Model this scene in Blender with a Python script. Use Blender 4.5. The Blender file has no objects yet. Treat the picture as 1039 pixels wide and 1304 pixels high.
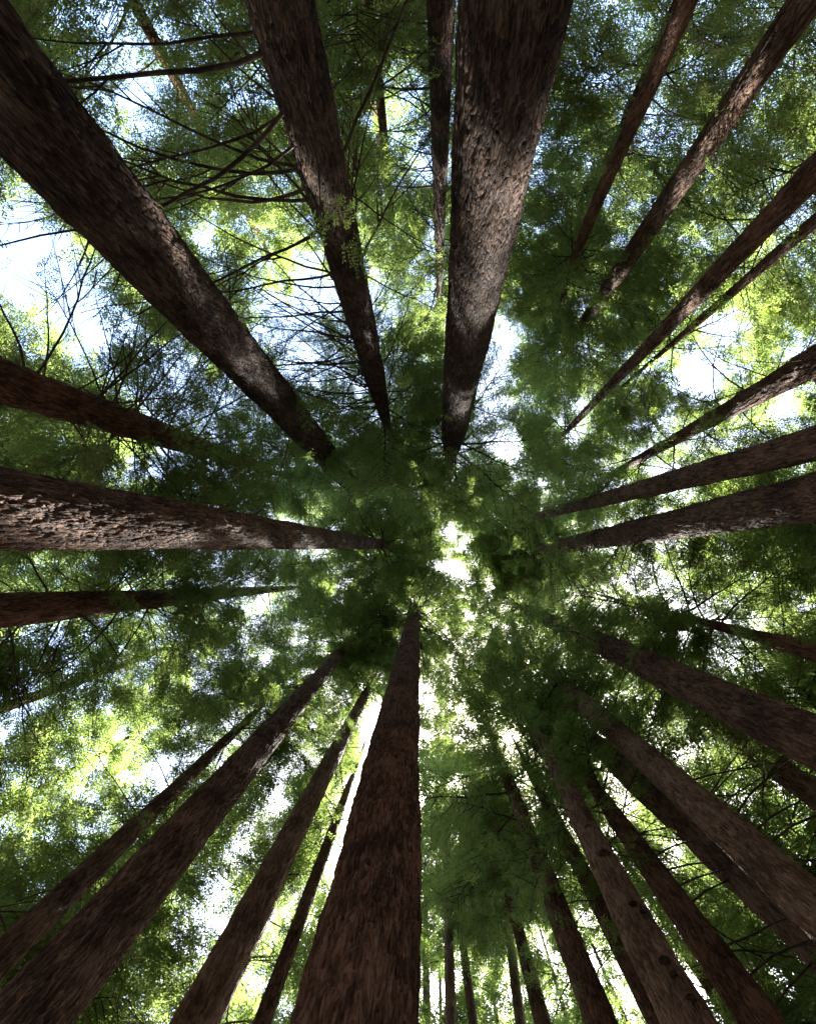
import bpy, math, random
import numpy as np
from mathutils import Matrix, Vector, Euler

random.seed(11)
rng = np.random.default_rng(11)
sc = bpy.context.scene
col = sc.collection

# ---------------------------------------------------------------- camera
F, CX, CY = 620.0, 519.5, 652.0          # focal length and centre in photo pixels (1039 x 1304)
VPX, VPY = 548.0, 712.0                  # where the plumb trunks converge: the zenith
CAM = np.array([0.0, 0.0, 1.6])
zc = np.array([VPX - CX, -(VPY - CY), -F]); zc /= np.linalg.norm(zc)
xc = np.array([1.0, 0, 0]) - zc[0] * zc; xc /= np.linalg.norm(xc)
yc = np.cross(zc, xc)
W2C = np.stack([xc, yc, zc], 1)          # world -> camera axes
def ray(px, py): return W2C.T @ np.array([px - CX, -(py - CY), -F])
def pix(P):
    c = (np.asarray(P) - CAM) @ W2C.T
    d = np.maximum(-c[..., 2], 1e-3)
    return np.stack([CX + F * c[..., 0] / d, CY - F * c[..., 1] / d], -1), -c[..., 2]

cd = bpy.data.cameras.new('camera'); cam = bpy.data.objects.new('camera', cd); col.objects.link(cam)
cd.sensor_fit = 'VERTICAL'; cd.sensor_height = 36.0; cd.sensor_width = 36.0
cd.lens = F / 1304 * 36.0; cd.clip_start = 0.05; cd.clip_end = 2000
cam.matrix_world = Matrix.Translation(Vector(CAM)) @ Matrix([list(r) for r in W2C.T]).to_4x4()
sc.camera = cam

# ---------------------------------------------------------------- sky and sun
SUN = ray(655, 940); SUN /= np.linalg.norm(SUN)
elev = math.asin(SUN[2]); azim = math.atan2(SUN[0], SUN[1])
w = bpy.data.worlds.new('World'); sc.world = w; w.use_nodes = True
nt = w.node_tree; nt.nodes.clear()
sky = nt.nodes.new('ShaderNodeTexSky'); sky.sky_type = 'NISHITA'; sky.sun_disc = False
sky.sun_elevation = elev; sky.sun_rotation = azim; sky.air_density = 1.0; sky.dust_density = 2.5; sky.ozone_density = 1.0
bg = nt.nodes.new('ShaderNodeBackground'); bg.inputs[1].default_value = 0.10
wo = nt.nodes.new('ShaderNodeOutputWorld')
nt.links.new(sky.outputs[0], bg.inputs[0]); nt.links.new(bg.outputs[0], wo.inputs[0])
ld = bpy.data.lights.new('sun', 'SUN'); ld.energy = 5.0; ld.angle = math.radians(0.53); ld.color = (1.0, 0.95, 0.87)
lo = bpy.data.objects.new('sun', ld); col.objects.link(lo)
lo.rotation_euler = Vector(SUN).to_track_quat('Z', 'Y').to_euler(); lo.location = (0, 0, 80)
vs = sc.view_settings
vs.view_transform = 'Standard'; vs.look = 'None'; vs.gamma = 1.0; vs.use_curve_mapping = False
vs.exposure = 3.5
sc.render.engine = 'CYCLES'
cy = sc.cycles
cy.use_denoising = True; cy.denoising_prefilter = 'NONE'; cy.max_bounces = 4; cy.diffuse_bounces = 4; cy.transmission_bounces = 4; cy.glossy_bounces = 2
cy.use_adaptive_sampling = False
cy.sample_clamp_indirect = 8.0

# ---------------------------------------------------------------- materials
def new_mat(name):
    m = bpy.data.materials.new(name); m.use_nodes = True
    t = m.node_tree; t.nodes.clear()
    o = t.nodes.new('ShaderNodeOutputMaterial')
    return m, t, o
def N(t, kind, **kw):
    n = t.nodes.new(kind)
    for k, v in kw.items():
        if k.startswith('i_'): n.inputs[k[2:].replace('_', ' ')].default_value = v
        else: setattr(n, k, v)
    return n
def ramp(t, fac, stops):
    r = t.nodes.new('ShaderNodeValToRGB'); e = r.color_ramp.elements
    while len(e) < len(stops): e.new(0.5)
    for el, (p, c) in zip(e, stops): el.position = p; el.color = (*c, 1)
    t.links.new(fac, r.inputs[0]); return r.outputs[0]
def bark_mat(name, dark, mid, light, zs=0.17, rough=0.9, bump=1.0, sc1=27.0):
    m, t, o = new_mat(name)
    tc = N(t, 'ShaderNodeTexCoord')
    mp = N(t, 'ShaderNodeMapping'); mp.inputs['Scale'].default_value = (1, 1, zs)
    t.links.new(tc.outputs['Object'], mp.inputs[0])
    n1 = N(t, 'ShaderNodeTexNoise', i_Scale=sc1, i_Detail=6.0, i_Roughness=0.6, i_Distortion=0.4)
    t.links.new(mp.outputs[0], n1.inputs['Vector'])
    n2 = N(t, 'ShaderNodeTexNoise', i_Scale=0.9, i_Detail=3.0)
    t.links.new(tc.outputs['Object'], n2.inputs['Vector'])
    mx = N(t, 'ShaderNodeMath', operation='MULTIPLY_ADD'); mx.inputs[1].default_value = 0.45; 
    t.links.new(n2.outputs[0], mx.inputs[0])
    m2 = N(t, 'ShaderNodeMath', operation='MULTIPLY'); m2.inputs[1].default_value = 0.6
    t.links.new(n1.outputs[0], m2.inputs[0]); t.links.new(m2.outputs[0], mx.inputs[2])
    # long interlaced plates: each its own tone, cracks between them
    mq = N(t, 'ShaderNodeMapping'); mq.inputs['Scale'].default_value = (1, 1, zs * 1.35)
    t.links.new(tc.outputs['Object'], mq.inputs[0])
    wn = N(t, 'ShaderNodeTexNoise', i_Scale=7.0, i_Detail=2.0); t.links.new(mq.outputs[0], wn.inputs['Vector'])
    wv = N(t, 'ShaderNodeVectorMath', operation='MULTIPLY_ADD'); wv.inputs[1].default_value = (.16, .16, .16)
    t.links.new(wn.outputs['Color'], wv.inputs[0]); t.links.new(mq.outputs[0], wv.inputs[2])
    vf = N(t, 'ShaderNodeTexVoronoi', i_Scale=sc1 * .52); vf.feature = 'F1'; t.links.new(wv.outputs[0], vf.inputs['Vector'])
    ve = N(t, 'ShaderNodeTexVoronoi', i_Scale=sc1 * .52); ve.feature = 'DISTANCE_TO_EDGE'; t.links.new(wv.outputs[0], ve.inputs['Vector'])
    sp = N(t, 'ShaderNodeSeparateColor'); t.links.new(vf.outputs['Color'], sp.inputs[0])
    pl = N(t, 'ShaderNodeMath', operation='MULTIPLY_ADD'); pl.inputs[1].default_value = .16; t.links.new(sp.outputs[0], pl.inputs[0]); t.links.new(mx.outputs[0], pl.inputs[2])
    c = ramp(t, pl.outputs[0], [(0.49, dark), (0.60, mid), (0.72, light)])
    eh = N(t, 'ShaderNodeMath', operation='MULTIPLY'); eh.use_clamp = True; eh.inputs[1].default_value = 5.0; t.links.new(ve.outputs['Distance'], eh.inputs[0])
    hh = N(t, 'ShaderNodeMath', operation='MULTIPLY_ADD'); hh.inputs[1].default_value = .7; t.links.new(n1.outputs[0], hh.inputs[0]); t.links.new(eh.outputs[0], hh.inputs[2])
    b = N(t, 'ShaderNodeBump', i_Strength=bump, i_Distance=0.03)
    t.links.new(hh.outputs[0], b.inputs['Height'])
    p = N(t, 'ShaderNodeBsdfPrincipled', i_Roughness=rough); p.inputs['Specular IOR Level'].default_value = 0.15
    t.links.new(c, p.inputs['Base Color']); t.links.new(b.outputs[0], p.inputs['Normal'])
    t.links.new(p.outputs[0], o.inputs[0]); return m
def leaf_mat(name, a, b, c, ta, tb, tfac=0.5):
    m, t, o = new_mat(name)
    oi = N(t, 'ShaderNodeObjectInfo')
    ge = N(t, 'ShaderNodeNewGeometry')
    nz = N(t, 'ShaderNodeTexNoise', i_Scale=0.35, i_Detail=2.0); t.links.new(ge.outputs['Position'], nz.inputs['Vector'])
    av = N(t, 'ShaderNodeMath', operation='MULTIPLY_ADD'); av.inputs[1].default_value = 0.45
    t.links.new(oi.outputs['Random'], av.inputs[0])
    sb = N(t, 'ShaderNodeMath', operation='MULTIPLY_ADD'); sb.inputs[1].default_value = 1.1; sb.inputs[2].default_value = -0.28
    t.links.new(nz.outputs[0], sb.inputs[0]); t.links.new(sb.outputs[0], av.inputs[2])
    c1 = ramp(t, av.outputs[0], [(0.1, a), (0.55, b), (0.95, c)])
    c2 = ramp(t, av.outputs[0], [(0.1, ta), (0.95, tb)])
    p = N(t, 'ShaderNodeBsdfPrincipled', i_Roughness=0.55); p.inputs['Specular IOR Level'].default_value = 0.25
    t.links.new(c1, p.inputs['Base Color'])
    tr = N(t, 'ShaderNodeBsdfTranslucent'); t.links.new(c2, tr.inputs[0])
    mx = N(t, 'ShaderNodeMixShader'); mx.inputs[0].default_value = tfac
    t.links.new(p.outputs[0], mx.inputs[1]); t.links.new(tr.outputs[0], mx.inputs[2])
    t.links.new(mx.outputs[0], o.inputs[0]); return m
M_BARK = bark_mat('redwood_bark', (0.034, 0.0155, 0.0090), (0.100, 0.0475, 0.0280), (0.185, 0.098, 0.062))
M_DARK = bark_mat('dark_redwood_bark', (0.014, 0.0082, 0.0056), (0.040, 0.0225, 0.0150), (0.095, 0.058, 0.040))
M_BARKG = bark_mat('grey_redwood_bark', (0.033, 0.0175, 0.0115), (0.092, 0.051, 0.034), (0.175, 0.108, 0.074))
M_LIGHT = bark_mat('light_brown_bark', (0.075, 0.042, 0.027), (0.175, 0.103, 0.067), (0.27, 0.175, 0.122))
M_GREY = bark_mat('pale_grey_bark', (0.07, 0.055, 0.05), (0.14, 0.11, 0.10), (0.22, 0.18, 0.165))
M_KNOT = bark_mat('knot_wood', (0.022, 0.013, 0.009), (0.055, 0.033, 0.023), (0.11, 0.07, 0.05), zs=1.0)
M_PALE = bark_mat('pale_dead_wood', (0.22, 0.17, 0.14), (0.35, 0.29, 0.25), (0.46, 0.40, 0.35), zs=0.2)
M_BR = bark_mat('branch_bark', (0.03, 0.022, 0.016), (0.055, 0.042, 0.03), (0.09, 0.075, 0.05), zs=1.0, bump=0.3)
M_LEAF = leaf_mat('redwood_needles', (0.050, 0.078, 0.022), (0.072, 0.106, 0.026), (0.105, 0.130, 0.032), (0.20, 0.285, 0.066), (0.29, 0.385, 0.095))
M_BROAD = leaf_mat('broad_leaves', (0.04, 0.08, 0.016), (0.06, 0.115, 0.02), (0.10, 0.15, 0.025), (0.16, 0.30, 0.04), (0.36, 0.46, 0.07))
M_BROWN = leaf_mat('dead_needles', (0.10, 0.05, 0.025), (0.14, 0.07, 0.03), (0.2, 0.11, 0.05), (0.2, 0.09, 0.03), (0.3, 0.16, 0.05))

def ground_mat():
    m, t, o = new_mat('leaf_litter')
    tc = N(t, 'ShaderNodeTexCoord')
    n1 = N(t, 'ShaderNodeTexNoise', i_Scale=2.5, i_Detail=10.0, i_Roughness=0.7); t.links.new(tc.outputs['Object'], n1.inputs['Vector'])
    c = ramp(t, n1.outputs[0], [(0.3, (0.05, 0.032, 0.02)), (0.5, (0.11, 0.07, 0.045)), (0.68, (0.19, 0.13, 0.085))])
    b = N(t, 'ShaderNodeBump', i_Strength=0.8, i_Distance=0.05); t.links.new(n1.outputs[0], b.inputs['Height'])
    p = N(t, 'ShaderNodeBsdfPrincipled', i_Roughness=0.95)
    t.links.new(c, p.inputs['Base Color']); t.links.new(b.outputs[0], p.inputs['Normal']); t.links.new(p.outputs[0], o.inputs[0])
    return m

# ---------------------------------------------------------------- mesh helpers
def mesh_np(name, V, Fq, mats, smooth=True, mat_idx=None):
    me = bpy.data.meshes.new(name)
    V = np.asarray(V, np.float32); Fq = np.asarray(Fq, np.int32); k = Fq.shape[1]
    me.vertices.add(len(V)); me.vertices.foreach_set('co', V.ravel())
    me.loops.add(Fq.size); me.loops.foreach_set('vertex_index', Fq.ravel())
    me.polygons.add(len(Fq)); me.polygons.foreach_set('loop_start', np.arange(0, Fq.size, k, dtype=np.int32))
    me.update(calc_edges=True)
    if smooth: me.polygons.foreach_set('use_smooth', np.ones(len(Fq), bool))
    for m in (mats if isinstance(mats, (list, tuple)) else [mats]): me.materials.append(m)
    if mat_idx is not None: me.polygons.foreach_set('material_index', np.asarray(mat_idx, np.int32))
    me.validate(); return me
def obj(name, me, parent=None):
    o = bpy.data.objects.new(name, me); col.objects.link(o)
    if parent is not None: o.parent = parent
    return o
def tag(o, label, cat, group=None):
    o['label'] = label; o['category'] = cat
    if group: o['group'] = group

def vnoise(u, v, pu, seed):
    """periodic value noise; u in cells (period pu), v in cells"""
    r = np.random.default_rng(seed); G = r.random((pu, 257))
    iu = np.floor(u).astype(int); iv = np.floor(v).astype(int); fu = u - iu; fv = v - iv
    fu = fu * fu * (3 - 2 * fu); fv = fv * fv * (3 - 2 * fv)
    a = G[iu % pu, iv % 257]; b = G[(iu + 1) % pu, iv % 257]; c = G[iu % pu, (iv + 1) % 257]; d = G[(iu + 1) % pu, (iv + 1) % 257]
    return (a * (1 - fu) + b * fu) * (1 - fv) + (c * (1 - fu) + d * fu) * fv

def plates(u, v, pu, seed):
    """distance to the crack between bark plates: periodic cells along u, staggered along v"""
    r = np.random.default_rng(seed); JU = r.uniform(.1, .9, (pu, 257)); JV = r.uniform(0, 1, (pu, 257))
    iu = np.floor(u).astype(int); iv = np.floor(v).astype(int)
    d1 = np.full(u.shape, 9.0); d2 = np.full(u.shape, 9.0)
    for a in (-1, 0, 1):
        for b in (-1, 0, 1):
            cu, cv = iu + a, iv + b
            d = np.hypot(cu + JU[cu % pu, cv % 257] - u, cv + JV[cu % pu, cv % 257] - v)
            d2 = np.minimum(d2, np.maximum(d1, d)); d1 = np.minimum(d1, d)
    return d2 - d1
def tube(P, R, nseg=6):
    """tube along polyline P (n,3), radii R; returns V, quads"""
    P = np.asarray(P, float); n = len(P)
    T = np.gradient(P, axis=0); T /= np.linalg.norm(T, axis=1)[:, None] + 1e-9
    up = np.array([0, 0, 1.0]) if abs(T[0, 2]) < 0.8 else np.array([1.0, 0, 0])
    A = np.cross(T, up); A /= np.linalg.norm(A, axis=1)[:, None] + 1e-9
    B = np.cross(T, A)
    a = np.linspace(0, 2 * np.pi, nseg, endpoint=False)
    V = P[:, None] + np.asarray(R)[:, None, None] * (np.cos(a)[None, :, None] * A[:, None] + np.sin(a)[None, :, None] * B[:, None])
    i = np.arange(n - 1)[:, None] * nseg; j = np.arange(nseg)[None]; k = (j + 1) % nseg
    Q = np.stack([i + j, i + k, i + nseg + k, i + nseg + j], -1).reshape(-1, 4)
    return V.reshape(-1, 3), Q

# ---------------------------------------------------------------- foliage sprays (leaf-sized faces)
def spray_mesh(name, mat, seed, nside=13, leaf=0.10, lw=0.040, broad=False, step=0.068):
    r = np.random.default_rng(seed); V = []; T = []
    def leaf_tri(p, d, side, L, Wd):
        d = d / np.linalg.norm(d); k = len(V)
        V.extend([p + side * Wd * 0.35, p + d * L * 0.55 + side * Wd * .5, p + d * L, p + d * L * 0.5 - side * Wd * .5])
        T.extend([(k, k + 1, k + 2), (k, k + 2, k + 3)])
    if not broad:
        for i in range(nside):
            s = 0.06 + 0.94 * i / (nside - 1); sg = 1 if i % 2 else -1
            base = np.array([s, 0, -0.18 * s * s + r.normal(0, .015)])
            ln = (0.12 + 0.36 * math.sin(math.pi * min(1, s * 0.85 + .12))) * r.uniform(.7, 1.15)
            an = math.radians(r.uniform(38, 66)) * sg if i < nside - 1 else 0
            d = np.array([math.cos(an), math.sin(an), r.normal(-.12, .22)]); d /= np.linalg.norm(d)
            nl = max(2, int(ln / step))
            for j in range(nl):
                p = base + d * ln * (j + .4) / nl + np.array([0, 0, -.1 * ((j + 1) / nl) ** 2])
                for q in (-1, 1):
                    a2 = an + q * math.radians(r.uniform(30, 65))
                    dd = np.array([math.cos(a2), math.sin(a2), r.normal(0, .3)])
                    sd = np.array([-math.sin(a2), math.cos(a2), r.normal(0, .5)]); sd /= np.linalg.norm(sd)
                    leaf_tri(p, dd, sd, leaf * r.uniform(.7, 1.25), lw * r.uniform(.7, 1.3))
    else:
        for i in range(9):
            s = 0.1 + 0.9 * i / 8; base = np.array([s, r.normal(0, .05), r.normal(0, .05)])
            nl = 3 if i < 8 else 6
            for j in range(nl):
                a2 = r.uniform(-1, 1) * 1.5 + (2 * math.pi * j / nl if i == 8 else 0)
                dd = np.array([math.cos(a2), math.sin(a2), r.normal(-.15, .3)])
                sd = np.array([-math.sin(a2), math.cos(a2), r.normal(0, .4)]); sd /= np.linalg.norm(sd)
                leaf_tri(base, dd, sd, .26 * r.uniform(.7, 1.2), .085 * r.uniform(.8, 1.2))
    V = np.array(V); n0 = len(T)
    tv, tq = tube(np.array([[0, 0, 0], [.5, 0, -.045], [1, 0, -.18]]), [.012, .008, .003], 3)
    k = len(V); V = np.vstack([V, tv]); tt = []
    for q in tq: tt += [(q[0] + k, q[1] + k, q[2] + k), (q[0] + k, q[2] + k, q[3] + k)]
    T = np.array(T + tt)
    return mesh_np(name, V, T, [mat, M_BR], smooth=False, mat_idx=[0] * n0 + [1] * len(tt))
SPRAYS = [spray_mesh('needle_spray', M_LEAF, s) for s in (1, 2, 3)] + [spray_mesh('needle_tuft', M_LEAF, s, 10, .15, .062, False, .105) for s in (4, 5, 6)] \
    + [spray_mesh('far_tuft', M_LEAF, s, 9, .23, .092, False, .15) for s in (14, 15, 16)] + [spray_mesh('leafy_spray', M_BROAD, 9, broad=True), spray_mesh('brown_spray', M_BROWN, 12)]

# one geometry-node group: scatters the sprays on a crown's points (rotation, size and kind stored per point)
SRC = []
for s in SPRAYS:
    SRC.append(bpy.data.objects.new('spray_source', s))      # never linked to the scene
def crown_nodes():
    g = bpy.data.node_groups.new('crown_sprays', 'GeometryNodeTree')
    g.interface.new_socket('Geometry', in_out='INPUT', socket_type='NodeSocketGeometry')
    g.interface.new_socket('Geometry', in_out='OUTPUT', socket_type='NodeSocketGeometry')
    gi = g.nodes.new('NodeGroupInput'); go = g.nodes.new('NodeGroupOutput')
    jn = g.nodes.new('GeometryNodeJoinGeometry')
    for s in reversed(SRC):
        oi = g.nodes.new('GeometryNodeObjectInfo'); oi.inputs['Object'].default_value = s
        gt = g.nodes.new('GeometryNodeGeometryToInstance')
        g.links.new(oi.outputs['Geometry'], gt.inputs[0]); g.links.new(gt.outputs[0], jn.inputs[0])
    ip = g.nodes.new('GeometryNodeInstanceOnPoints'); ip.inputs['Pick Instance'].default_value = True
    def attr(nm, ty):
        a = g.nodes.new('GeometryNodeInputNamedAttribute'); a.data_type = ty; a.inputs['Name'].default_value = nm
        return next(s for s in a.outputs if s.enabled and s.name == 'Attribute')
    g.links.new(gi.outputs[0], ip.inputs['Points']); g.links.new(jn.outputs[0], ip.inputs['Instance'])
    g.links.new(attr('kind', 'INT'), ip.inputs['Instance Index'])
    er = g.nodes.new('FunctionNodeEulerToRotation')
    g.links.new(attr('rot', 'FLOAT_VECTOR'), er.inputs[0]); g.links.new(er.outputs[0], ip.inputs['Rotation'])
    g.links.new(attr('size', 'FLOAT'), ip.inputs['Scale'])
    g.links.new(ip.outputs[0], go.inputs[0])
    return g
CROWN = crown_nodes()
def crown_object(P, D, S, K, parent, roll):
    """P positions, D directions, S sizes, K kinds"""
    me = bpy.data.meshes.new('crown'); P = np.asarray(P, np.float32)
    me.vertices.add(len(P)); me.vertices.foreach_set('co', P.ravel())
    yaw = np.arctan2(D[:, 1], D[:, 0]); pit = -np.arctan2(D[:, 2], np.hypot(D[:, 0], D[:, 1]))
    rot = np.stack([roll, pit, yaw], 1).astype(np.float32)
    me.attributes.new('rot', 'FLOAT_VECTOR', 'POINT').data.foreach_set('vector', rot.ravel())
    me.attributes.new('size', 'FLOAT', 'POINT').data.foreach_set('value', np.asarray(S, np.float32))
    me.attributes.new('kind', 'INT', 'POINT').data.foreach_set('value', np.asarray(K, np.int32))
    o = obj('crown', me, parent); o['kind'] = 'stuff'
    md = o.modifiers.new('sprays', 'NODES'); md.node_group = CROWN
    return o

# ---------------------------------------------------------------- branch variants, unit length along +X
def branch_variant(seed, dead):
    r = np.random.default_rng(seed)
    n = 11; s = np.linspace(0, 1, n)
    if dead:
        a, b, c = r.uniform(.12, .35), r.uniform(.45, .7), r.uniform(.1, .3)
        z = a * s - b * s ** 2 + c * s ** 3
    else:
        a, b = r.uniform(.15, .35), r.uniform(.35, .55)
        z = a * s - b * s ** 2
    y = r.normal(0, .10) * s ** 2 + .025 * np.sin(s * r.uniform(3, 7) + r.uniform(0, 6)) * s + np.cumsum(r.normal(0, .006, n))
    P = np.stack([s, y, z], 1)
    V, Q = tube(P, (.0065 if dead else .0105) * (1 - s) ** .8 + .0011, 6)
    Vs, Qs, off = [V], [Q], len(V)
    sp = []                                                  # spray seats: pos, dir
    k = 7 if dead else 20
    for i in range(k):
        t = (.22 + .76 * i / (k - 1)) if not dead else r.uniform(.2, .97)
        if dead and r.random() < .3: continue
        p0 = np.array([np.interp(t, s, P[:, q]) for q in range(3)])
        L = (.10 + .36 * math.sin(math.pi * min(1, .25 + .75 * (1 - t)))) * r.uniform(.55, 1.15) * (.75 if dead else 1)
        an = (1 if i % 2 else -1) * math.radians(r.uniform(25, 50) if dead else r.uniform(35, 70))
        dz = r.normal(-.12, .18); u = np.linspace(0, 1, 5)
        d = np.array([math.cos(an), math.sin(an), dz]); d /= np.linalg.norm(d)
        TP = p0 + u[:, None] * L * d + np.stack([.25 * L * u ** 2, 0 * u, -.22 * L * u ** 2], 1)
        v, q = tube(TP, (.003 if dead else .0042) * (1 - u) + .0008, 3)
        Vs.append(v); Qs.append(q + off); off += len(v)
        m = max(3, int(L / .055))
        for j in range(m):
            f = .15 + .85 * (j + r.random() * .6) / m
            pp = np.array([np.interp(f, u, TP[:, q]) for q in range(3)])
            a2 = an + (1 if j % 2 else -1) * r.uniform(.2, .9)
            sp.append((pp, (math.cos(a2), math.sin(a2), r.normal(-.25, .28))))
    for t in np.linspace(.5, 1, 7):
        pp = np.array([np.interp(t, s, P[:, q]) for q in range(3)]) ; a2 = r.normal(0, .6)
        sp.append((pp, (math.cos(a2), math.sin(a2), r.normal(-.2, .2))))
    me = mesh_np('dead_branch' if dead else 'branch', np.vstack(Vs), np.vstack(Qs), M_BR)
    return me, np.array([x[0] for x in sp]), np.array([x[1] for x in sp])
LIVE = [branch_variant(100 + i, False) for i in range(8)]
DEAD = [branch_variant(200 + i, True) for i in range(8)]

# openings in the canopy (photo pixel, radius x, radius y, strength): where the photo shows bare sky
GAPS = [(48, 285, 42, 36, .97), (100, 378, 36, 34, .97), (155, 432, 30, 26, .97), (30, 230, 30, 30, .6), (75, 320, 40, 40, .8),
        (140, 60, 80, 90, .55), (150, 180, 70, 60, .5), (60, 440, 60, 60, .4),
        (645, 572, 30, 19, .97), (574, 724, 22, 13, .96), (545, 720, 12, 9, .9), (490, 640, 14, 24, .5),
        (890, 480, 40, 36, .92), (925, 415, 36, 30, .85), (880, 440, 60, 70, .5),
        (655, 940, 18, 22, .98), (690, 965, 14, 14, .7), (480, 955, 24, 70, .95), (450, 1040, 24, 60, .92), (430, 1090, 26, 44, .9),
        (480, 870, 24, 24, .4),
        (770, 750, 34, 20, .5), (830, 730, 40, 24, .35), (860, 690, 50, 10, .25),
        (40, 812, 50, 14, .7), (90, 800, 50, 14, .6),
        (280, 1165, 30, 30, .8), (265, 1150, 30, 40, .6), (330, 1230, 20, 40, .7), (545, 1130, 12, 70, .5), (560, 1240, 12, 50, .4),
        (830, 1130, 40, 30, .3), (960, 1180, 50, 60, .25), (1000, 1250, 40, 40, .35), (860, 1100, 20, 20, .8), (650, 1240, 12, 50, .4),
        (320, 350, 40, 60, .1), (300, 200, 150, 200, .1), (490, 160, 60, 190, .2), (960, 1000, 90, 120, .2), (240, 480, 60, 40, .3), (300, 540, 40, 30, .3), (480, 330, 30, 60, .3), (500, 110, 40, 40, .6), (500, 200, 40, 60, .5),
        (820, 170, 40, 50, .5), (800, 270, 40, 40, .5), (770, 110, 20, 24, .6), (330, 760, 40, 30, .5)]
GA = np.array(GAPS, float)
from mathutils import noise as mnoise
SHAFTS = []                                                  # sun shafts: (point on bark, radius)
def keep_mask(P, soft=1.0):
    """True where foliage stands"""
    P = np.asarray(P, float); px, dep = pix(P); k = np.ones(len(P), bool)
    rr = rng.random(len(P))
    for gx, gy, rx, ry, st in GA:
        d = ((px[:, 0] - gx) / rx) ** 2 + ((px[:, 1] - gy) / ry) ** 2
        k &= ~((dep > 0) & (d < 1.0 + .35 * (rng.random(len(P)) - .5)) & (rr < st * soft)); rr = rng.random(len(P))
    nv = np.array([mnoise.noise(Vector(p * .75)) for p in P]); k &= nv > -.23
    for c, r in SHAFTS:
        v = P - c; t = v @ SUN; dist = np.linalg.norm(v - t[:, None] * SUN, axis=1)
        k &= ~((t > .2) & (dist < r * rng.uniform(.85, 1.1, len(P)) + .33))
    return k

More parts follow.
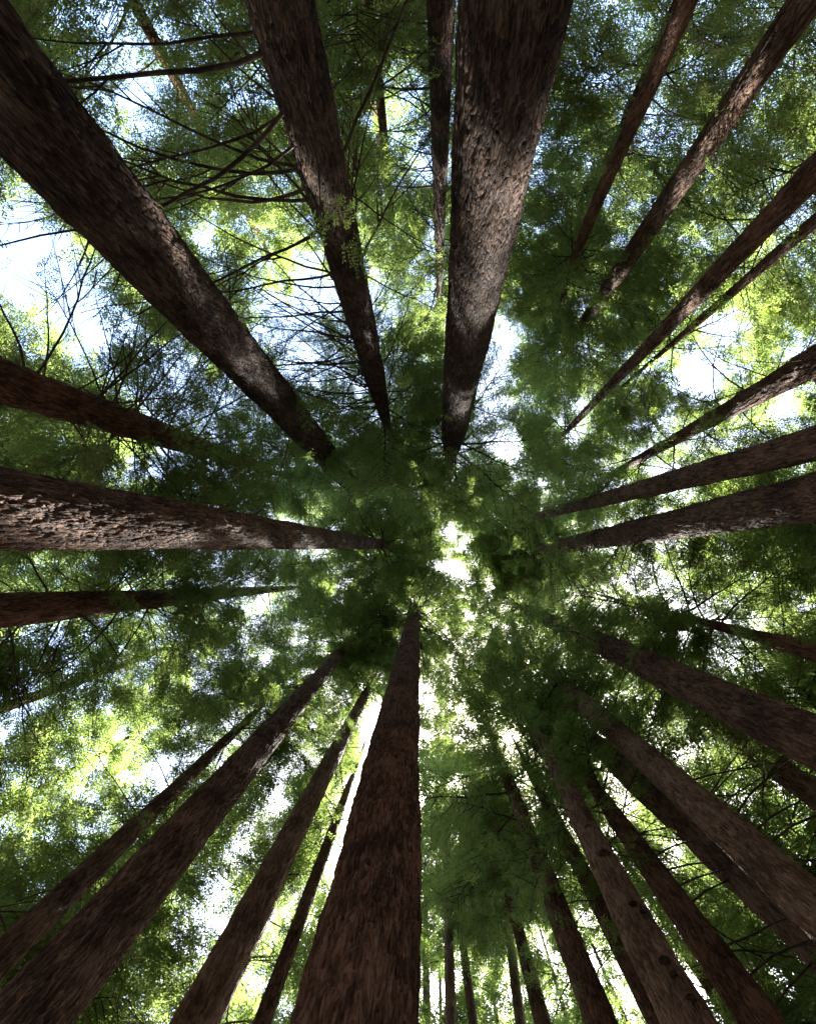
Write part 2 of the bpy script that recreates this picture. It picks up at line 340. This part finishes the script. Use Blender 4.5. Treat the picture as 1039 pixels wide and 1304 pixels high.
# ---------------------------------------------------------------- trees
class Tree: pass
def locate(p1, w1, p2, w2, D, hmax=42.0):
    v1, v2 = ray(*p1), ray(*p2)
    P1 = CAM + v1 * D / w1
    t2 = (v2[:2] @ P1[:2]) / (v2[:2] @ v2[:2]); t2 = min(t2, (hmax - CAM[2]) / v2[2])
    P2 = CAM + v2 * t2
    return P1, P2, min(max(w2 * t2, .5 * D), .95 * D)
TREES = {}
KNOTS = {'O': [(748, 1052, .07), (769, 1085, .10), (806, 1150, .065), (818, 1161, .045), (846, 1222, .08), (857, 1240, .05), (880, 1270, .06)]}
def make_tree(key, name, label, P1, P2, D1, D2, Ht, hb, R, nl, dead, nseg=64, nring=120, mat=None, group=None, dens=1.0,
              kinds=None, size=(.5, .85), bow=0.0, elev=(-12, 35), seed=None, azim=None, brscale=1.0):
    r = np.random.default_rng(seed if seed is not None else (sum(ord(c) * 31 ** i for i, c in enumerate(key)) % 99991))
    d = (P2 - P1) / (P2[2] - P1[2])
    base = P1 - d * P1[2]
    def axis(z):
        z = np.asarray(z, float)
        b = bow * np.sin(np.clip((z - 2) / (Ht - 2), 0, 1) * math.pi * 2)
        perp = np.array([-d[1] - 1e-6, d[0] + 1e-6]); perp = np.array([-base[1], base[0]]) / (np.hypot(*base[:2]) + 1e-6)
        A = np.stack([d[0] * z, d[1] * z, z], -1)
        A[..., 0] += perp[0] * b; A[..., 1] += perp[1] * b
        return A
    z1, z2 = P1[2], P2[2]
    def radius(z):
        z = np.asarray(z, float)
        lin = D1 / 2 + (D2 - D1) / 2 * (z - z1) / (z2 - z1)
        top = D2 / 2 * np.clip((Ht - z) / (Ht - z2), 0, 1) ** .9 + .012
        fl = .35 * D1 * np.exp(-np.maximum(z, 0) / 1.1)
        return np.where(z < z2, lin, top) + fl
    root = bpy.data.objects.new(name, None); col.objects.link(root); root.location = base; root.empty_display_size = .5
    tag(root, label, 'tree', group)
    # trunk with furrowed bark
    zv = max(3.0, .8 * min(P1[2], 22)); nlo = max(12, nring // 8)
    z = np.concatenate([np.linspace(-.5, zv, nlo, endpoint=False), 1 / np.linspace(1 / zv, 1 / Ht, nring - nlo)])
    u = np.arange(nseg) / nseg; Z, U = np.meshgrid(z, u, indexing='ij')
    Rr = radius(z)[:, None] * np.ones_like(U)
    circ = math.pi * D1; pu = max(8, int(circ / .08)); sd = int(r.integers(1e6))
    wu = U * pu + 1.3 * (vnoise(U * 7, Z * .8, 7, sd) - .5) + .7 * (vnoise(U * 19, Z * 2.1, 19, sd + 1) - .5)
    tw = r.uniform(-.35, .35)
    n1 = vnoise(wu + tw * Z, Z * 2.4, pu, sd + 2); n2 = vnoise(2 * wu + tw * 2 * Z, Z * 6.0, 2 * pu, sd + 3)
    e1 = plates(wu + .7 * n2 + .5 * n1 + tw * Z, Z * 1.75 + .8 * n1, pu, sd + 9)
    e2 = plates(2 * wu + .6 * n1 + 2 * tw * Z, Z * 3.4 + n2, 2 * pu, sd + 10)
    fur = np.exp(-(e1 / .17) ** 2) * (.55 + .9 * n2) + .35 * np.exp(-(e2 / .2) ** 2)
    lump = vnoise(U * 5, Z * .55, 5, sd + 4) - .5
    lf = int(r.integers(5, 9))
    flute = np.cos(2 * math.pi * (lf * U) + 3 * vnoise(U * 3, Z * .12, 3, sd + 6)) * np.exp(-Z / 7)
    amp = np.clip(Rr / .5, .25, 1.15)
    dep = .022
    disp = amp * (-dep * fur + .018 * (n2 - .5) + .04 * (n1 - .5) + .045 * lump + .03 * flute)
    Rr = Rr + disp
    A = axis(z)
    V = A[:, None, :] + np.stack([Rr * np.cos(2 * math.pi * U), Rr * np.sin(2 * math.pi * U), 0 * U], -1)
    i = np.arange(nring - 1)[:, None] * nseg; j = np.arange(nseg)[None]; k = (j + 1) % nseg
    Q = np.stack([i + j, i + k, i + nseg + k, i + nseg + j], -1).reshape(-1, 4)
    trunk = obj('trunk', mesh_np('trunk', V.reshape(-1, 3), Q, mat or M_BARK), root)
    for kx, ky, kr in KNOTS.get(key, []):                    # branch scars: a collar round a dark hollow
        v = ray(kx, ky); v = v / np.linalg.norm(v); zz = 10.0
        for _ in range(8):                                   # walk the sight line to the bark
            ax = base + axis(zz); h = np.hypot(v[0], v[1]); t = ((ax[:2] - CAM[:2]) @ v[:2] / h - radius(zz)) / h; zz = CAM[2] + v[2] * t
        hit = CAM + v * t; nrm = hit - base - axis(zz); nrm[2] = -.15 * np.linalg.norm(nrm); nrm /= np.linalg.norm(nrm)
        up = np.array([0, 0, 1.0]); sx = np.cross(up, nrm); sx /= np.linalg.norm(sx); sy = np.cross(nrm, sx)
        prof = [(1.7, -.5), (1.35, .06), (1.0, .22), (.7, .12), (.4, -.1), (.05, -.2)]; KV = []
        for pr, ph in prof:
            for q in range(12):
                a = 2 * math.pi * q / 12; rr = kr * pr * (1 + r.normal(0, .09))
                KV.append(hit - base + sx * math.cos(a) * rr * (1.5 if key == 'D' else 1.0) + sy * math.sin(a) * rr * .75 + nrm * (kr * (ph - .05) + .015))
        KQ = [(a_ * 12 + q, a_ * 12 + (q + 1) % 12, (a_ + 1) * 12 + (q + 1) % 12, (a_ + 1) * 12 + q) for a_ in range(5) for q in range(12)]
        obj('knot', mesh_np('knot', KV, KQ, M_KNOT), trunk)
    # branches
    CP, CD, CS, CK, CR = [], [], [], [], []
    def put(var, zb, az, el, L, name, thick=1.0):
        me, sp, sdv = var
        b = axis(zb) + np.array([math.cos(az), math.sin(az), 0]) * radius(zb) * .55
        roll = r.normal(0, .25)
        Mx = Matrix.Rotation(az, 4, 'Z') @ Matrix.Rotation(-el, 4, 'Y') @ Matrix.Rotation(roll, 4, 'X')
        th = min(1.0, (.07 * brscale) / (.0115 * L)) if L > 0 else 1
        tip = base + b + np.array(Mx @ Vector((L * .7, 0, 0)))
        return Mx, b, tip
    ga = r.uniform(0, 6.28)
    def pick(P):
        if kinds is not None: return r.choice(kinds, len(P))
        far = np.linalg.norm(P + base - CAM, axis=1) > r.normal(22, 3, len(P))
        far2 = np.linalg.norm(P + base - CAM, axis=1) > r.normal(37, 3, len(P))
        return r.integers(0, 3, len(P)) + 3 * far + 3 * (far & far2)
    for n in range(nl):
        f = (n + r.random()) / nl; zb = hb + (Ht - .6 - hb) * f
        prof = min(1.0, .55 + 2.2 * f) * (1 - f) ** .75 + .08
        L = max(.7, R * prof * r.uniform(.7, 1.2)); az = ga + 2.39996 * n + r.normal(0, .25)
        el = math.radians(elev[0] + (elev[1] - elev[0]) * f + r.normal(0, 9))
        var = LIVE[int(r.integers(len(LIVE)))]
        Mx, b, tip = put(var, zb, az, el, L, 'branch')
        P = b + (var[1] * L) @ np.array(Mx.to_3x3()).T
        Dv = var[2] @ np.array(Mx.to_3x3()).T
        nk = int(min(len(P), len(P) * (L / 3.6) ** 1.5 * dens * 1.0)) + 4
        sel = r.permutation(len(P))[:nk]; P, Dv = P[sel], Dv[sel]
        m = keep_mask(P + base)
        if m.mean() < .25: continue
        o = obj('branch', var[0], root); o.matrix_local = Matrix.Translation(Vector(b)) @ Mx @ Matrix.Diagonal((L, L, L, 1))
        CP.append(P[m]); CD.append(Dv[m]); CS.append(r.uniform(size[0], size[1], m.sum())); CK.append(pick(P[m])); CR.append(r.normal(0, .6, m.sum()))
    for (n_, z0_, z1_, l0, l1, a0, a1, leafy, *opt) in dead:
        for n in range(n_):
            zb = z0_ + (z1_ - z0_) * (n + r.random()) / n_
            az = math.radians(r.uniform(a0, a1)); L = r.uniform(l0, l1); el = math.radians(r.normal(-2, 12))
            var = DEAD[int(r.integers(len(DEAD)))]
            Mx, b, tip = put(var, zb, az, el, L, 'dead_branch')
            o = obj('branch', var[0], root); o.matrix_local = Matrix.Translation(Vector(b)) @ Mx @ Matrix.Diagonal((L, L, L, 1))
            if opt: o.material_slots[0].link = 'OBJECT'; o.material_slots[0].material = M_PALE
            if leafy > 0:
                P = b + (var[1] * L) @ np.array(Mx.to_3x3()).T; Dv = var[2] @ np.array(Mx.to_3x3()).T
                m = keep_mask(P + base) & (r.random(len(P)) < leafy)
                CP.append(P[m]); CD.append(Dv[m]); CS.append(r.uniform(size[0] * .8, size[1] * .9, m.sum())); CK.append(pick(P[m])); CR.append(r.normal(0, .6, m.sum()))
    if CP:
        crown_object(np.vstack(CP), np.vstack(CD), np.concatenate(CS), np.concatenate(CK), root, np.concatenate(CR))
    return root

# ground: one sheet, gently uneven
gx = np.linspace(-220, 220, 111); GX, GY = np.meshgrid(gx, gx, indexing='ij')
GZ = -.05 + .10 * (vnoise(GX * .25 + 60, GY * .25 + 60, 257, 5) - .7)
gi = np.arange(110)[:, None] * 111 + np.arange(110)[None]
gq = np.stack([gi, gi + 111, gi + 112, gi + 1], -1).reshape(-1, 4)
ground = obj('ground', mesh_np('ground', np.stack([GX, GY, GZ], -1).reshape(-1, 3), gq, ground_mat())); ground['kind'] = 'structure'

# key: p1, w1, p2, w2, trunk diameter in m, extras
SPEC = [
 # --- the nearest, thickest trunks
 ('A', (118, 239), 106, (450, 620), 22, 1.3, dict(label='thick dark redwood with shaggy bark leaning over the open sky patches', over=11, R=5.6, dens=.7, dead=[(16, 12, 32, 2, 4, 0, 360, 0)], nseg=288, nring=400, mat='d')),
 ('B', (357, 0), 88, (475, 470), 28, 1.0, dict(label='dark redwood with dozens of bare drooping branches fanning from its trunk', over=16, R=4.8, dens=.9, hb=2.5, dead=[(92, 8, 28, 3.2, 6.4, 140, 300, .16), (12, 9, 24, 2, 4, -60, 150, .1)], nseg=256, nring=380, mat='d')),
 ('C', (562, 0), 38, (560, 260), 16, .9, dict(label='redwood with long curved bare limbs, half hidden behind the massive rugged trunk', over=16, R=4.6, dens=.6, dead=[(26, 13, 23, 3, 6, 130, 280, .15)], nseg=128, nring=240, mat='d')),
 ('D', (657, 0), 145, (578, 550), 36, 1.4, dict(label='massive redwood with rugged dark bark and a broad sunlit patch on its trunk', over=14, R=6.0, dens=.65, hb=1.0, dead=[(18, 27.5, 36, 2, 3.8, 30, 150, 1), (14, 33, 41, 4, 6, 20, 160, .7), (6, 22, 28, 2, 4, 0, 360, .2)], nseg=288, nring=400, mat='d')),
 ('X', (455, 1300), 160, (527, 778), 14, 1.35, dict(label='stoutest reddish redwood, flared below, twigs radiating like spokes at its top', over=9, R=5.0, dens=.8, hb=-4, dead=[(10, 36, 45, 5, 6.2, 65, 110, .8), (26, 34, 42, 1.2, 2.6, 0, 360, .25), (8, 33, 42, 3, 5, -70, 20, .8), (20, 34, 47, 3.5, 6, 15, 85, .75)], nseg=288, nring=400)),
 ('Y', (39, 1292), 101, (430, 835), 13, 1.15, dict(label='large reddish-brown redwood running in front of a thinner parallel trunk', over=11, R=5.0, dens=.85, dead=[(22, 20, 34, 1.5, 3.2, 0, 360, .1)], nseg=256, nring=380, mat='g')),
 ('AC', (0, 648), 105, (497, 694), 10, 1.2, dict(label='big redwood with pale rough bark dappled by sun along its whole trunk', over=9, R=5.2, hb=-6, dead=[(10, 34, 45, 3, 5, 30, 120, .75), (10, 42, 50, 4, 6, -40, 60, .7), (8, 22, 36, 1.5, 3, 0, 360, .2)], nseg=288, nring=400, mat='g')),
 ('AA', (265, 1270), 53, (460, 895), 13, .9, dict(label='medium straight redwood with leafy sunlit top beside the stoutest trunk', over=11, R=4.6, dens=.85, dead=[(16, 22, 34, 1.2, 2.8, 0, 360, .1)], nseg=128, nring=260, mat='l')),
 ('K', (1039, 633), 62, (690, 700), 15, 1.1, dict(label='redwood with sunlit bark and a comb of bare twigs along its lower side', over=9, R=5.2, dens=.65, dead=[(60, 20, 40, 1.6, 3.6, 10, 130, .03), (10, 24, 40, 1.2, 2.4, 180, 340, .1), (14, 36, 46, 3, 5, 20, 120, .4), (12, 42, 49, 4, 6, 130, 230, .7)], nseg=160, nring=300, mat='g')),
 ('J', (1039, 565), 45, (652, 666), 6, .8, dict(label='slim smooth-sided redwood rising right beside the trunk with comb-like bare twigs', over=9, R=5.0, dens=.65, dead=[(10, 43, 49, 3, 5.5, 180, 290, .6), (14, 24, 42, 1.2, 2.4, 0, 360, .1)], nseg=128, nring=240, mat='g')),
 ('L', (1039, 945), 68, (670, 777), 14, 1.1, dict(label='dark furrowed redwood crossing in front of a lighter trunk, dense crown above', over=11, R=5.6, dens=.5, dead=[(14, 18, 38, 1.5, 3, 150, 380, .1), (14, 42, 50, 4, 6, 110, 230, .6)], nseg=160, nring=320, mat='g')),
 ('M', (1039, 1014), 34, (860, 885), 22, .8, dict(label='brown redwood partly covered by the dark furrowed trunk in front of it', over=14, R=4.2, dens=.45, dead=[(42, 14, 26, 2, 4.2, -60, 120, .1)], nseg=96, nring=200, mat='l')),
 ('N', (1030, 1149), 60, (712, 868), 25, .95, dict(label='light brown straight redwood with a sunlit edge against its darker twin', over=14, R=4.6, dens=.4, dead=[(40, 12, 28, 2, 4.2, -70, 60, .08)], nseg=160, nring=320, mat='l')),
 ('NN', (1030, 1186), 66, (795, 978), 34, 1.3, dict(label='dark twin trunk pressed close against the light brown redwood', over=12, R=3.6, dens=.35, dead=[(8, 14, 26, 1.5, 3, 0, 120, .1)], nseg=160, nring=300, mat='l')),
 ('O', (885, 1290), 65, (685, 945), 14, 1.0, dict(label='bent redwood dotted with dark branch knots up its trunk', over=12, R=4.6, dens=.4, dead=[(12, 16, 27, 1.5, 3, 0, 360, .2)], nseg=128, nring=260, bow=.22, mat='l')),
 ('P', (960, 1290), 52, (815, 1085), 28, .9, dict(label='redwood with thick bare side limbs and a reddish sprout on its trunk', over=14, R=4.2, dens=.45, dead=[(30, 9, 21, 2.5, 4.6, -50, 80, .08)], nseg=128, nring=240)),
 ('Q', (835, 1290), 33, (705, 1040), 16, .7, dict(label='narrow redwood tucked behind the knot-dotted bent trunk', over=12, R=4.0, dens=.4, dead=[(16, 17, 27, 1.5, 3, 0, 360, .2)], nseg=96, nring=200)),
 ('R', (760, 1290), 40, (680, 1080), 22, .8, dict(label='plain redwood with thin twigs crossing it, beside the narrow tucked-in trunk', over=29, R=5.2, dens=.34, dead=[(12, 35, 47, 4, 5.5, 120, 230, .8), (20, 15, 24, 1.5, 3, 0, 360, .2)], nseg=96, nring=200)),
 ('S', (574, 1300), 15, (568, 1050), 9, .45, dict(label='slender pale straight trunk rising next to the stoutest redwood', over=14, R=3.0, dens=.6, dead=[(20, 20, 36, 1.2, 2.6, 0, 360, .1)], nseg=48, nring=120, mat='l')),
 ('T', (602, 1300), 12, (586, 1180), 9, .4, dict(label='slender dark trunk standing between pale slender trunks', over=14, R=3.0, dens=.6, dead=[(10, 24, 30, 1.2, 2.4, 0, 360, .1)], nseg=40, nring=100)),
 ('U', (662, 1300), 14, (647, 1180), 10, .45, dict(label='slender sunlit pale trunk next to a darker mossy one', over=12, R=3.0, dead=[(10, 22, 30, 1.2, 2.4, 0, 360, .1)], nseg=40, nring=100, mat='l')),
 ('V', (690, 1300), 22, (660, 1185), 14, .6, dict(label='dark mossy slender trunk next to a sunlit pale one', over=13, R=3.2, dead=[(10, 20, 28, 1.2, 2.4, 0, 360, .1)], nseg=48, nring=100)),
 ('W', (543, 1300), 10, (542, 1200), 8, .4, dict(label='thinnest dim trunk, showing just past the edge of the stoutest redwood', over=10, R=2.8, dens=.6, dead=[(8, 26, 34, 1.2, 2.4, 0, 360, .1)], nseg=40, nring=90)),
 ('Z', (10, 1210), 40, (270, 960), 14, .7, dict(label='thin brown redwood running parallel behind the large reddish-brown one', over=12, R=3.6, dead=[(20, 13, 23, 1.5, 3.5, 90, 300, .1)], nseg=96, nring=200, mat='g')),
 ('AB', (340, 1285), 22, (430, 1040), 13, .5, dict(label='thin redwood in the leafy gap beside the medium straight one', hb=-2.5, over=12, R=3.2, dead=[(12, 18, 27, 1.2, 2.6, 0, 360, .2)], nseg=64, nring=140)),
 ('AD', (0, 778), 45, (190, 763), 24, .9, dict(label='redwood with sunlit lower edge cut short by hanging green sprays', over=32, R=4.4, hb=-3, dead=[(26, 19, 28, 2, 3.6, -70, 70, 1), (24, 12, 21, 2.5, 4.5, 60, 240, .12), (18, 16, 22, 2.5, 4.2, -60, 60, .75)], nseg=128, nring=220)),
 ('AE', (0, 485), 55, (180, 545), 36, 1.0, dict(label='smooth dark trunk vanishing into foliage, bare branches fanning behind it', over=20, R=4.4, hb=-2.5, dead=[(26, 16.5, 25, 2, 3.6, -45, 85, 1), (26, 12, 19, 3, 5, 180, 330, .1), (16, 13.5, 18, 2.5, 4.2, -10, 90, .8)], nseg=128, nring=220)),
 ('E', (868, 0), 26, (754, 290), 14, .55, dict(label='slim crooked trunk with pale dead twigs, ending in a dark tuft among leaves', over=9, R=3.8, dens=.62, bow=.25, dead=[(12, 14, 20, 1.2, 2.6, -50, 70, 0, 1), (4, 14, 19, 1.2, 2.2, -50, 60, .5, 1), (10, 15, 23, 1.5, 3, 0, 360, .4)], nseg=80, nring=180)),
 ('F', (1008, 26), 40, (759, 389), 18, .8, dict(label='straight redwood striped with the brightest sun patches', over=13, R=4.6, dens=.62, dead=[(8, 18, 28, 1.5, 3, 0, 360, .3)], nseg=160, nring=300, mat='g')),
 ('G', (1039, 218), 36, (735, 535), 8, .7, dict(label='long even trunk running above a thinner parallel one', over=10, R=4.4, dens=.62, dead=[(10, 18, 32, 1.5, 3, 0, 360, .3)], nseg=128, nring=240)),
 ('H', (1039, 280), 18, (905, 395), 10, .45, dict(label='thin trunk running close beneath a longer even one', over=14, R=3.8, dens=.8, kinds=(3, 4, 5, 9), dead=[(10, 17, 23, 1.2, 2.6, 0, 360, .3)], nseg=64, nring=140)),
 ('I', (1039, 460), 38, (925, 523), 20, .9, dict(label='redwood with tangled twigs below bright sky holes, its top lost in leaves', over=26, R=4.2, dead=[(24, 14, 22, 2, 4, 0, 360, .25)], nseg=96, nring=200)),
 ('AF', (1039, 830), 26, (955, 808), 14, .6, dict(label='short visible length of dark trunk among sunny green leaves', over=20, R=5.0, dead=[(12, 20.5, 26, 1.0, 2.0, 140, 215, 1), (10, 14, 22, 1.5, 3, 0, 360, .3)], nseg=64, nring=140)),
]
PATCH = [('D', 640, 190, .55), ('D', 632, 225, .4), ('D', 603, 372, .35), ('D', 588, 495, .5), ('F', 940, 105, .5), ('F', 862, 240, .5), ('F', 790, 335, .4), ('F', 766, 380, .5),
         ('A', 215, 290, .25), ('A', 330, 470, .4), ('B', 412, 240, .25), ('B', 462, 412, .3), ('C', 578, 30, .4), ('K', 925, 652, .35), ('K', 850, 665, .25), ('K', 985, 655, .25),
         ('AC', 120, 668, .35), ('AC', 20, 655, .3), ('AC', 265, 685, .3), ('AC', 330, 688, .3), ('AC', 392, 692, .35), ('AD', 60, 785, .3), ('AD', 150, 775, .25), ('G', 880, 380, .3), ('E', 852, 45, .3),
         ('J', 900, 600, .2), ('I', 960, 505, .3), ('N', 920, 1075, .15), ('N', 990, 1140, .15)]
LOC = {s[0]: locate(*s[1:6]) for s in SPEC}
D1OF = {s[0]: s[5] for s in SPEC}
for k, x, y, r in PATCH:
    P1, P2, D2 = LOC[k]; v = ray(x, y); v = v / np.linalg.norm(v)
    d = P2 - P1; wv = CAM - P1; a, b, c = v @ v, v @ d, d @ d; e, f = v @ wv, d @ wv
    t = (b * f - c * e) / (a * c - b * b)
    SHAFTS.append((CAM + v * (t - D1OF[k] * .45), r))

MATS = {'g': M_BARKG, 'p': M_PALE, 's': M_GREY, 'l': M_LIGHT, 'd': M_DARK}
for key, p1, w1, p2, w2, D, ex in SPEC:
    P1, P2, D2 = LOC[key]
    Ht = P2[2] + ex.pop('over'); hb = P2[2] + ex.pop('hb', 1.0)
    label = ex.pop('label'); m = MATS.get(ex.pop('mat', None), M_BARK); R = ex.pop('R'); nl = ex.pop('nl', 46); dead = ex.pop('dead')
    make_tree(key, 'dead_snag' if key == 'AJ' else 'redwood_tree', label, P1, P2, D, D2, Ht, hb, R, nl, dead, mat=m, **ex)

# background redwoods whose trunks stand lost in leaves
BACK = []
SHORT = dict(A='the thick shaggy dark redwood', D='the massive rugged redwood', X='the stoutest reddish redwood', Y='the large reddish-brown redwood',
    AC='the pale-barked dappled redwood', AA='the medium straight redwood', K='the redwood with comb-like twigs', J='the slim smooth-sided redwood', L='the dark furrowed redwood',
    M='the partly covered brown redwood', Z='the thin brown redwood', AB='the thin redwood in the leafy gap', AD='the redwood with hanging sprays', AE='the smooth dark trunk',
    E='the slim crooked trunk', F='the sun-striped redwood', G='the long even trunk', H='the thin parallel trunk', I='the redwood with tangled twigs', AF='the short dark trunk')
def back_ring():
    """behind the nearer trunks, where their own trunks hardly show"""
    pos = [np.array(LOC[k][0][:2]) for k in LOC]
    r = np.random.default_rng(77); out = []
    for lap in range(6):
        for k in SHORT:
            P = LOC[k][0]; a = math.atan2(P[1], P[0]) + r.normal(0, .012); d = r.uniform(15.5, 31)
            if d < np.hypot(P[0], P[1]) + 4: continue
            p = np.array([math.cos(a) * d, math.sin(a) * d])
            if min(np.hypot(*(p - q)) for q in pos + [o[0] for o in out]) < 3.8: continue
            out.append((p, 'background redwood lost in foliage, standing behind ' + SHORT[k]))
    for px, py, d, t in ((1000, 1200, 18, 'hung with leaves close behind the dark twin trunk'), (930, 1290, 20, 'hung with leaves between the bent redwood and the thick-limbed one'), (1039, 1285, 26, 'hung with leaves well beyond the redwood with thick bare side limbs'), (1039, 722, 17, 'hung with leaves beside the redwood with comb-like twigs'), (1039, 760, 24, 'hung with leaves beside the short dark trunk'), (560, 1290, 29, 'hung with leaves behind the slender pale straight trunk'), (630, 1290, 27, 'hung with leaves between the slender dark and sunlit pale trunks'), (722, 1290, 28, 'hung with leaves between the mossy slender trunk and the plain redwood'), (355, 5, 19, 'hung with leaves behind the many-branched dark redwood'), (455, 20, 28, 'hung with leaves beyond the many-branched dark redwood'), (475, 20, 21, 'hung with leaves beside the redwood with long curved limbs'), (200, 60, 22, 'hung with leaves between the shaggy dark redwood and the many-branched one'), (1010, 1250, 23, 'hung with leaves behind the redwood with thick bare side limbs'), (1039, 1130, 20, 'hung with leaves behind the dark twin trunk'), (800, 1290, 27, 'hung with leaves behind the bent knot-dotted redwood'),
                         (20, 900, 17, 'hung with leaves between the hanging sprays and the thin brown redwood'), (60, 1000, 21, 'hung with leaves between the hanging sprays and the thin brown redwood'),
                         (130, 1180, 24, 'hung with leaves beyond the large reddish-brown redwood')):
        v = ray(px, py); v = v[:2] / np.hypot(v[0], v[1])
        out.append((v * d, 'background redwood ' + t))
    names = {}
    for p, t in out: names.setdefault(t, []).append(np.hypot(*p))
    word = ['close behind', 'farther behind', 'farthest behind', 'far off behind']
    res = []
    for p, t in out:
        if len(names[t]) > 1:
            k = sorted(names[t]).index(np.hypot(*p))
            t = t.replace('standing behind', 'standing ' + word[k]) if 'standing behind' in t else t.replace('background redwood', ('nearer', 'farther')[k] + ' background redwood')
        res.append((p, t))
    return res
r_ = np.random.default_rng(5)
ring = back_ring(); labs = [t for _, t in ring]
for n, (p, lab) in enumerate(ring):
    D = r_.uniform(.45, .8); lean = r_.normal(0, .25, 2); Ht = max(r_.uniform(28, 42), min(48, 1.6 * np.hypot(*p))); hb = 8.0 if 'hung with' in lab else r_.uniform(9, 15)
    P1 = np.array([p[0], p[1], 8.0]); P2 = np.array([p[0] + lean[0], p[1] + lean[1], 24.0])
    make_tree('bg%d' % n, 'redwood_tree', lab, P1, P2, D, D * .75, Ht, hb, r_.uniform(3.8, 5.0), 48, [(6, hb - 3, hb, 1.5, 3.5, 0, 360, .4)],
              nseg=36, nring=64, group='background redwoods lost in foliage', size=(.6, 1.05), dens=.85 if 'hung with' in lab else .6)
